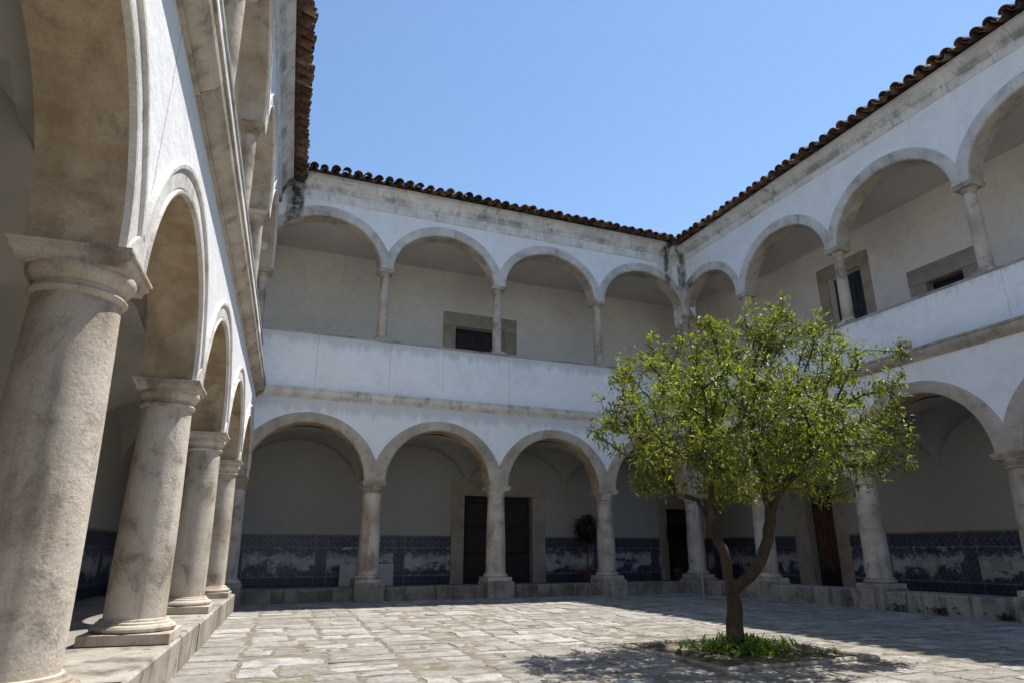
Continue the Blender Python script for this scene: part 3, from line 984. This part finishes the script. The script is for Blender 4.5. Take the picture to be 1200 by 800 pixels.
# ------------------------------------------------------------------ leaves
def leaf_into(vs, fs, p, d, up, L, wd_, fold=.35):
    d = d.normalized()
    s_ = d.cross(up)
    s_ = s_.normalized() if s_.length > 1e-4 else d.orthogonal().normalized()
    n = s_.cross(d)
    o = len(vs)
    m_ = p + d * (L * .45)
    tip = p + d * L - n * (L * .12)
    vs += [tuple(p), tuple(m_ + s_ * wd_ + n * wd_ * fold), tuple(tip), tuple(m_ - s_ * wd_ + n * wd_ * fold), tuple(m_)]
    fs += [(o, o + 1, o + 4), (o + 1, o + 2, o + 4), (o, o + 4, o + 3), (o + 4, o + 2, o + 3)]

# ------------------------------------------------------------------ the tree
def make_tree():
    rn = np.random.RandomState(11)
    pr = random.Random(5)
    base = np.array([4.907, -8.983, 0.0])
    T = lambda x, y, z: base + np.array([x, y, z])
    yaw = .3856
    rv = np.array([math.cos(yaw), -math.sin(yaw), 0]); fv = np.array([math.sin(yaw), math.cos(yaw), 0]); zv = np.array([0, 0, 1.0])
    # clumps of the crown: centre from the foot of the tree, radius, weight
    lumps = [((-0.60, 0.24, 2.60), 0.72, 1.20),
             ((0.31, 0.07, 3.12), 0.72, 1.20),
             ((0.82, -0.53, 3.07), 0.66, 1.10),
             ((1.68, -0.59, 2.66), 0.50, 0.80),
             ((0.13, -0.44, 2.24), 0.76, 1.20),
             ((-0.60, 0.15, 2.00), 0.49, 0.75),
             ((1.23, -0.30, 2.01), 0.57, 0.85),
             ((1.55, -0.82, 2.07), 0.41, 0.50),
             ((-0.97, 0.49, 2.36), 0.36, 0.45),
             ((0.03, -0.01, 3.39), 0.27, 0.25),
             ((0.86, -0.16, 3.58), 0.32, 0.35),
             ((-0.87, 0.25, 2.92), 0.38, 0.50),
             ((1.68, -0.39, 3.28), 0.32, 0.30),
             ((0.39, 0.13, 1.88), 0.38, 0.28),
             ((1.00, 0.76, 2.84), 0.72, 0.80),
             ((1.78, 0.34, 2.62), 0.67, 0.75),
             ((0.22, 0.88, 2.51), 0.54, 0.50),
             ((-1.07, -0.73, 2.24), 0.58, 0.80),
             ((-0.21, -1.27, 2.21), 0.58, 0.85),
             ((-0.50, -0.96, 2.55), 0.54, 0.70),
             ((0.43, -1.24, 2.10), 0.49, 0.60),
             ((-0.63, -1.00, 1.84), 0.45, 0.50),
             ((-0.14, -1.40, 1.82), 0.36, 0.40)]
    shoots = [((-0.64, 0.36, 3.05), (-0.64, 0.36, 3.66), 26),
              ((-0.69, 0.08, 3.02), (-0.69, 0.08, 3.37), 14),
              ((1.13, -0.36, 3.64), (1.13, -0.36, 4.20), 26),
              ((0.84, -0.44, 3.58), (0.84, -0.44, 3.93), 14),
              ((1.44, -0.39, 3.39), (1.44, -0.39, 3.99), 18),
              ((2.01, -0.82, 2.71), (2.01, -0.82, 3.41), 28),
              ((2.03, -0.63, 2.84), (2.03, -0.63, 3.21), 12),
              ((0.58, -0.14, 3.55), (0.58, -0.14, 3.91), 16),
              ((0.12, -0.05, 3.43), (0.12, -0.05, 3.74), 14),
              ((-0.18, 0.27, 3.21), (-0.18, 0.27, 3.58), 14),
              ((1.47, -0.79, 3.02), (1.47, -0.79, 3.41), 16),
              ((-1.12, 0.46, 2.44), (-1.12, 0.46, 2.89), 12),
              ((-1.33, 0.54, 2.17), (-1.33, 0.54, 2.46), 8),
              ((2.08, -0.84, 2.17), (2.08, -0.84, 2.57), 14),
              ((2.08, -0.94, 1.98), (2.08, -0.94, 2.24), 10),
              ((1.53, -0.53, 3.27), (1.53, -0.53, 3.82), 14),
              ((0.88, -0.17, 3.67), (0.88, -0.17, 4.08), 12)]
    tot = sum(l[2] for l in lumps)
    att = []
    for (c_, r, w_) in lumps:
        for _ in range(int(2900 * w_ / tot)):
            q = rn.normal(size=3); q /= np.linalg.norm(q)
            rr = r * rn.uniform(.15, 1) ** (1 / 2.2)
            att.append(T(*c_) + rv * q[0] * rr + fv * q[1] * rr * 1.1 + zv * q[2] * rr)
    # upright young shoots that break the outline
    for (a, b, n_) in shoots:
        lean = rn.normal(size=2) * .09
        for k in range(n_):
            f = (k + .5) / n_
            att.append(T(*a) * (1 - f) + T(*b) * f + rv * (lean[0] * f + rn.normal() * .05 * (1.15 - f)) + fv * (lean[1] * f + rn.normal() * .05))
    att = np.array(att)
    for _ in range(26):                    # open gaps in the crown
        h = att[rn.randint(len(att))] + rn.normal(size=3) * .2
        att = att[((att - h) ** 2).sum(1) > rn.uniform(.14, .26) ** 2]
    nodes = []; par = []
    def chain(pts, start=-1, step=.10):
        prev = start
        pts = [np.array(q) for q in pts]
        if start >= 0: pts = [nodes[start]] + pts
        else:
            nodes.append(pts[0]); par.append(-1); prev = len(nodes) - 1
        for a, b in zip(pts[:-1], pts[1:]):
            k = max(1, int(np.linalg.norm(b - a) / step))
            for i in range(1, k + 1):
                nodes.append(a + (b - a) * i / k + rn.normal(size=3) * .008); par.append(prev); prev = len(nodes) - 1
        return prev
    t0 = chain([T(-0.01, 0.00, -0.04), T(0.02, -0.01, 0.28), T(0.04, -0.02, 0.48), T(0.05, -0.02, 0.61)])
    l1 = chain([T(0.02, 0.01, 0.78), T(-0.01, 0.04, 1.05), T(-0.08, 0.08, 1.34)], t0)
    r1 = chain([T(0.19, -0.11, 0.77), T(0.31, -0.20, 0.93), T(0.38, -0.25, 1.14), T(0.43, -0.29, 1.45)], t0)
    l2 = chain([T(-0.20, 0.14, 1.56), T(-0.43, 0.18, 1.65), T(-0.66, 0.17, 1.90)], l1)
    l3 = chain([T(-0.04, 0.13, 1.63), T(0.07, 0.21, 1.99), T(0.10, 0.25, 2.44)], l1)
    l4 = chain([T(-0.23, -0.10, 1.59), T(-0.49, -0.38, 1.86), T(-0.64, -0.61, 1.99)], l1)
    r2 = chain([T(0.37, -0.29, 1.72), T(0.28, -0.31, 2.08), T(0.34, -0.24, 2.53)], r1)
    r3 = chain([T(0.57, -0.33, 1.68), T(0.83, -0.34, 1.95), T(1.06, -0.38, 2.35)], r1)
    r4 = chain([T(0.45, -0.47, 1.68), T(0.43, -0.85, 1.86), T(0.29, -1.09, 1.99)], r1)
    r5 = chain([T(0.67, -0.13, 1.72), T(1.00, 0.08, 1.99)], r1)
    nlimb = len(nodes)
    N = np.array(nodes)
    alive = np.ones(len(att), bool)
    D = .10
    for it in range(70):
        A = att[alive]
        if len(A) == 0: break
        d2 = ((A[:, None, :] - N[None, :, :]) ** 2).sum(2)
        d2[:, :t0 + 8] = 1e9
        near = d2.argmin(1); dm = d2[np.arange(len(A)), near]
        ok = dm < 1.6 ** 2
        new = {}
        for i in np.nonzero(ok)[0]:
            v = A[i] - N[near[i]]
            new.setdefault(near[i], []).append(v / (np.linalg.norm(v) + 1e-6))
        added = []
        for k, vs in new.items():
            v = np.sum(vs, 0) + rn.normal(size=3) * .35 + np.array([0, 0, .12])
            v /= np.linalg.norm(v) + 1e-6
            added.append(N[k] + v * D); par.append(int(k))
        if not added: break
        N = np.vstack([N, np.array(added)])
        d2 = ((att[:, None, :] - np.array(added)[None, :, :]) ** 2).sum(2).min(1)
        alive &= d2 > .115 ** 2
    n = len(N)
    kids = [[] for _ in range(n)]
    for i, p_ in enumerate(par):
        if p_ >= 0: kids[p_].append(i)
    rad = np.zeros(n)
    for i in range(n - 1, -1, -1):
        rad[i] = .0042 if not kids[i] else (sum(rad[k] ** 2.45 for k in kids[i])) ** (1 / 2.45)
    sc = .08 / rad[t0]
    rad = np.where(rad > .02, .02 + (rad - .02) * max(.1, (.08 - .02) / (rad[t0] - .02)), rad) if rad[t0] > .03 else rad * sc
    for i in range(min(5, n)): rad[i] = rad[t0] * (1.32 - .065 * i)
    tr = MB(); br = MB()
    done = set()
    def walk(s):
        stack = [(s, None)]
        while stack:
            i, pre = stack.pop()
            ch = [i] if pre is None else [pre, i]
            while kids[ch[-1]]:
                ks = sorted(kids[ch[-1]], key=lambda k: -rad[k])
                for k in ks[1:]: stack.append((k, ch[-1]))
                ch.append(ks[0])
            rr = [rad[q] for q in ch]
            if pre is not None: rr[0] = min(rr[0], rr[1] * 1.15)
            big = rr[-1 if len(rr) < 2 else 1] > .022
            (tr if big else br).tube([N[q] for q in ch], rr, 9 if big else 5, True)
    walk(0)
    root = empty('citrus_tree', 'small evergreen tree with two leaning trunks in a square stone edged bed', 'tree', Matrix.Translation(Vector(base)))
    for mb in (tr, br):
        mb.v = [tuple(Vector(q) - Vector(base)) for q in mb.v]
    tr.build('trunk', M['bark'], root, 60)
    br.build('branches', M['bark'], root, 60)
    vs = []; fs = []
    cnt = 0
    for i in range(nlimb, n):
        if rad[i] > .0145: continue
        p_ = Vector(N[i]); q = Vector(N[par[i]])
        ax = (p_ - q).normalized()
        tip = not kids[i]
        k = pr.choice((16, 20, 24)) if tip else pr.choice((6, 10, 13, 16))
        for j in range(k):
            a = pr.uniform(0, 2 * math.pi)
            o_ = ax.orthogonal().normalized(); w_ = ax.cross(o_)
            side = o_ * math.cos(a) + w_ * math.sin(a)
            d = (side * pr.uniform(.6, 1.0) + ax * pr.uniform(.1, .9 if tip else .5) + Vector((0, 0, pr.uniform(-.45, .25))))
            L = pr.uniform(.045, .088)
            st = p_.lerp(q, pr.random()) + Vector((pr.gauss(0, .038), pr.gauss(0, .038), pr.gauss(0, .038)))
            leaf_into(vs, fs, st - Vector(base), d, Vector((pr.gauss(0, .35), pr.gauss(0, .35), 1)), L, L * pr.uniform(.14, .20))
            cnt += 1
    mb = MB(); mb.v = vs; mb.f = fs
    cr = mb.build('crown', M['leaf'], root)
    cr['kind'] = 'stuff'
    print('tree nodes', n, 'leaves', cnt, 'trunk r', rad[t0])
make_tree()

# ------------------------------------------------------------------ bed around the tree
def make_bed():
    pr = random.Random(21)
    x0, x1, y0, y1 = BED
    e = empty('stone_edging', 'square of low stone edging round the tree bed', 'edging', Matrix.Translation(Vector(((x0 + x1) / 2, (y0 + y1) / 2, 0))))
    cx, cy = (x0 + x1) / 2, (y0 + y1) / 2
    t = .085
    def run(a, b, horiz, c):
        q = a
        while q < b - .05:
            qe = min(b, q + pr.uniform(.5, .8))
            if b - qe < .25: qe = b
            zt = .034 + pr.uniform(-.008, .008)
            if horiz: MB().bevbox(q + .005 - cx, qe - .005 - cx, c - cy, c + t - cy, -.05, zt, .018, .006, pr).build('edging_stone', M['stone_low'], e)
            else: MB().bevbox(c - cx, c + t - cx, q + .005 - cy, qe - .005 - cy, -.05, zt, .018, .006, pr).build('edging_stone', M['stone_low'], e)
            q = qe
    run(x0, x1, True, y0); run(x0, x1, True, y1 - t)
    run(y0 + t, y1 - t, False, x0); run(y0 + t, y1 - t, False, x1 - t)
    n = 16; vs = []; fs = []
    for i in range(n + 1):
        for j in range(n + 1):
            vs.append((x0 + t * .6 + (x1 - x0 - t * 1.2) * i / n, y0 + t * .6 + (y1 - y0 - 1.2 * t) * j / n, -.005 + pr.uniform(-.02, .03)))
    for i in range(n):
        for j in range(n):
            a = i * (n + 1) + j
            fs.append((a, a + n + 1, a + n + 2, a + 1))
    so_ = MB().add(vs, fs).build('bed_soil', M['soil'], None, 60)
    so_['kind'] = 'structure'
    vs = []; fs = []
    for k in range(420):
        a = pr.uniform(0, 2 * math.pi); rr = abs(pr.gauss(0, .28))
        x, y = 5.0 + rr * math.cos(a) * 1.15, -9.02 + rr * math.sin(a) * .95
        if not (x0 + .12 < x < x1 - .12 and y0 + .12 < y < y1 - .12): continue
        hgt = pr.uniform(.02, .13) * (1.15 - min(.8, rr * .6))
        st = Vector((x, y, 0))
        lean = Vector((pr.gauss(0, .35), pr.gauss(0, .35), 1)).normalized()
        for j in range(9):
            p_ = st + lean * hgt * pr.uniform(.15, 1)
            b = pr.uniform(0, 6.28)
            L = pr.uniform(.04, .13)
            leaf_into(vs, fs, p_, Vector((math.cos(b), math.sin(b), pr.uniform(-.1, 2.2))), Vector((0, 0, 1)), L, L * pr.uniform(.05, .13))
    mb = MB(); mb.v = vs; mb.f = fs
    o = mb.build('ground_cover', M['leaf_bed'])
    o['kind'] = 'stuff'
    tag(o, 'low green leafy ground cover round the foot of the tree', 'ground cover')
make_bed()

def fallen_leaves():
    pr = random.Random(77)
    vs = []; fs = []
    for k in range(420):
        a = pr.uniform(0, 6.28); rr = abs(pr.gauss(0, 1.5))
        x, y = 4.8 + rr * math.cos(a), -8.9 + rr * math.sin(a)
        b = pr.uniform(0, 6.28); L = pr.uniform(.04, .075)
        leaf_into(vs, fs, Vector((x, y, .016)), Vector((math.cos(b), math.sin(b), pr.uniform(0, .25))), Vector((pr.gauss(0, .2), pr.gauss(0, .2), 1)), L, L * .2)
    mb = MB(); mb.v = vs; mb.f = fs
    o = mb.build('fallen_leaves', M['leaf_dry'])
    o['kind'] = 'stuff'
    tag(o, 'scattered dry leaves on the paving under the tree', 'leaves')
fallen_leaves()

# ------------------------------------------------------------------ potted topiary
def topiary(x, y, z, zc, rb, label, seed):
    pr = random.Random(seed)
    e = empty('potted_topiary', label, 'potted plant', Matrix.Translation(Vector((x, y, z))), 'clipped plants in pots')
    pot = MB().lathe(0, 0, [(.13, 0), (.14, .01), (.175, .27), (.195, .28), (.195, .33), (.175, .335), (.165, .29), (.02, .285)], 20).build('pot', M['pot'], e, 40)
    MB().tube([(0, 0, .26), (.01, .005, .6), (-.005, 0, zc - z)], [.022, .018, .016], 8).build('stem', M['bark'], e, 60)
    vs = []; fs = []
    for k in range(1500):
        q = Vector((pr.gauss(0, 1), pr.gauss(0, 1), pr.gauss(0, 1))).normalized()
        rr = rb * pr.uniform(.55, 1.0) * (1 + .12 * math.sin(5 * q.x + seed) * math.cos(4 * q.z))
        p_ = Vector((0, 0, zc - z)) + q * rr
        L = pr.uniform(.06, .11)
        leaf_into(vs, fs, p_, q + Vector((pr.gauss(0, .5), pr.gauss(0, .5), pr.gauss(0, .5))), Vector((0, 0, 1)), L, L * .22)
    mb = MB(); mb.v = vs; mb.f = fs
    mb.build('foliage', M['leaf_dark'], e)['kind'] = 'stuff'
topiary(9.10, 2.0, .2, 1.62, .36, 'dark ball shaped plant in a pot beside the wide doorway', 3)
topiary(12.18, 2.05, .2, 1.55, .30, 'dark ball shaped plant in a pot before the narrow corner door', 8)

# ------------------------------------------------------------------ weeds at the foot of the right kerb
def weed(x, y, s_, label, seed):
    pr = random.Random(seed)
    vs = []; fs = []
    for k in range(int(90 * s_ / .2)):
        a = pr.uniform(0, 6.28); rr = abs(pr.gauss(0, s_ * .8))
        p_ = Vector((x - abs(rr * math.cos(a)) * .35, y + rr * math.sin(a) * 1.5, pr.uniform(0, s_ * .8)))
        b = pr.uniform(0, 6.28); L = pr.uniform(.05, .10)
        leaf_into(vs, fs, p_, Vector((math.cos(b), math.sin(b), pr.uniform(0, 1.2))), Vector((0, 0, 1)), L, L * .2)
    mb = MB(); mb.v = vs; mb.f = fs
    wo = mb.build('weed', M['leaf_dark'])
    wo['kind'] = 'stuff'
    tag(wo, label, 'weed', 'weeds along the right kerb')
weed(10.98, -5.35, .20, 'dark weed at the foot of the column pedestal right of the slatted door', 31)
weed(10.97, -6.05, .13, 'small dark weed on the right kerb just right of a column pedestal', 32)
weed(10.97, -6.85, .15, 'dark weed at the foot of the right kerb midway between two columns', 33)
weed(10.97, -7.9, .10, 'small weed at the right kerb nearest the picture edge', 34)
